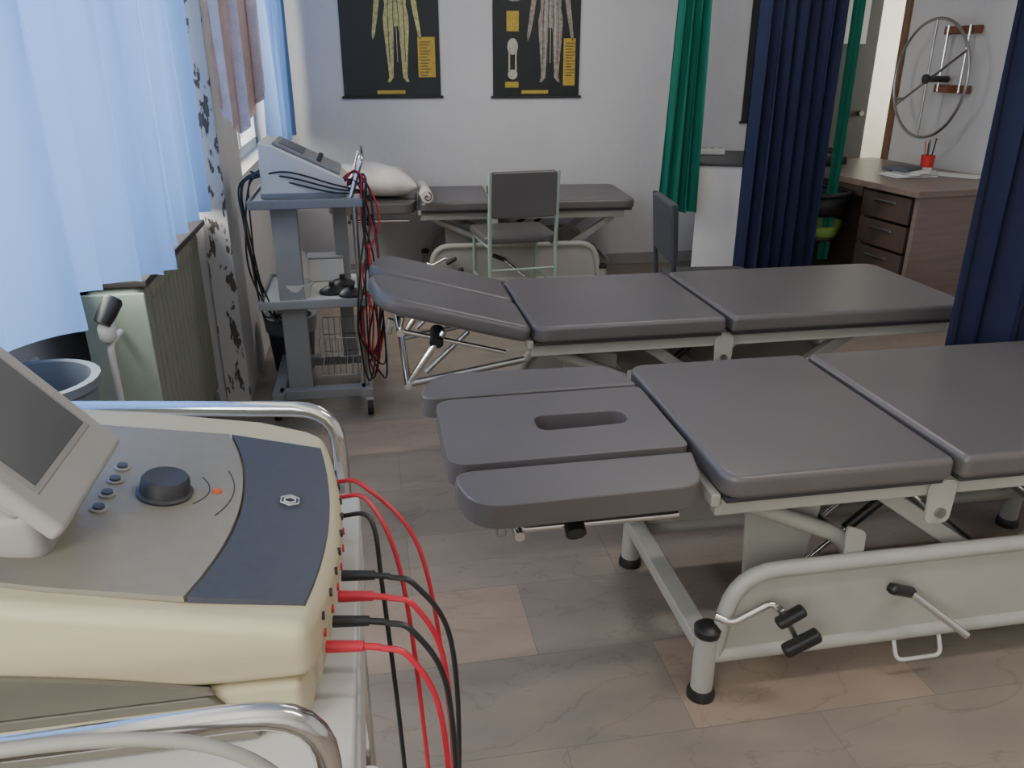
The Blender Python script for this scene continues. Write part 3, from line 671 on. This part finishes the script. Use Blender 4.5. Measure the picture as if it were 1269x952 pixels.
box('loose_paper',(.30,-.04,.001),(.2,.28,.001),paper,E,bevel=0,rot=(0,0,.6))
E=empty('telephone',(2.98,5.02,.758));box('body',(0,0,.03),(.18,.2,.05),dark,E,bevel=.01,rot=(0,.05,0));tube('handset',[(0,-.10,.07),(0,-.08,.085),(0,.08,.085),(0,.10,.07)],.018,black,E,fil=.02)
# ------------------------------------------------------------------ white cabinet
E=empty('white_storage_cabinet',(1.98,4.73,0),math.radians(-23))
box('carcass',(.22,.35,.42),(.44,.70,.76),cabw,E,bevel=.006);box('plinth',(.22,.36,.02),(.40,.64,.04),dark,E);box('cabinet_top',(.22,.35,.81),(.46,.72,.022),cabtop,E)
E=empty('power_strip',(2.16,5.10,.822),math.radians(-15));box('bar',(0,0,.02),(.26,.05,.04),white,E,bevel=.006)
for i in range(5):lathe('outlet_%d'%(i+1),[(.016,0),(.016,.002),(0,.002)],dark,E,loc=(-.1+.05*i,-.0,.04))
E=empty('wall_notice',(3.70,6.07,1.50));box('sheet',(0,0,.2),(.18,.003,.4),paper,E,bevel=0)
# ------------------------------------------------------------------ lights: window daylight and added fill
for i,(x,y) in enumerate([(1.6,.6),(1.6,3.6)]):
    E=empty('added_ceiling_fill',(x,y,2.86));box('housing',(0,0,0),(1.25,.2,.07),white,E)  # added overhead fixture, gives a low general fill
    l=bpy.data.lights.new('fill_area','AREA');l.shape='RECTANGLE';l.size=1.2;l.size_y=.15;l.energy=22;l.color=(1,.94,.85)
    o=bpy.data.objects.new('lamp',l);C.objects.link(o);o.parent=E;o.location=(0,0,-.05)
def warea(name,loc,sx,sy,en,rot,col=(1,.95,.875)):
    l=bpy.data.lights.new(name,'AREA');l.shape='RECTANGLE';l.size=sx;l.size_y=sy;l.energy=en;l.color=col
    o=bpy.data.objects.new(name,l);C.objects.link(o);o.location=loc;o.rotation_euler=rot;return o
warea('daylight_window_1',(-1.35,1.9,1.75),1.7,3.0,215,(0,-pi/2,0))
warea('unseen_window_fill',(-1.35,-1.0,1.75),1.7,2.2,145,(0,-pi/2,0))  # fill through the added window out of view
warea('daylight_window_3',(-.95,4.6,1.75),1.5,1.3,68,(0,-pi/2,0))
warea('daylight_window_4',(6.5,6.0,1.75),1.5,4.0,200,(0,pi/2,0),(1,.96,.88))
W=bpy.data.worlds.new('World');S.world=W;W.use_nodes=True
bg=W.node_tree.nodes['Background'];bg.inputs[0].default_value=(.95,.96,1,1);bg.inputs[1].default_value=1.4
# ------------------------------------------------------------------ camera
c=bpy.data.cameras.new('camera');o=bpy.data.objects.new('camera',c);C.objects.link(o);S.camera=o
c.sensor_width=36;c.lens=1000/1269*36;c.clip_start=.02
o.location=(0,0,1.4);o.rotation_euler=(math.radians(68),0,math.radians(-10))
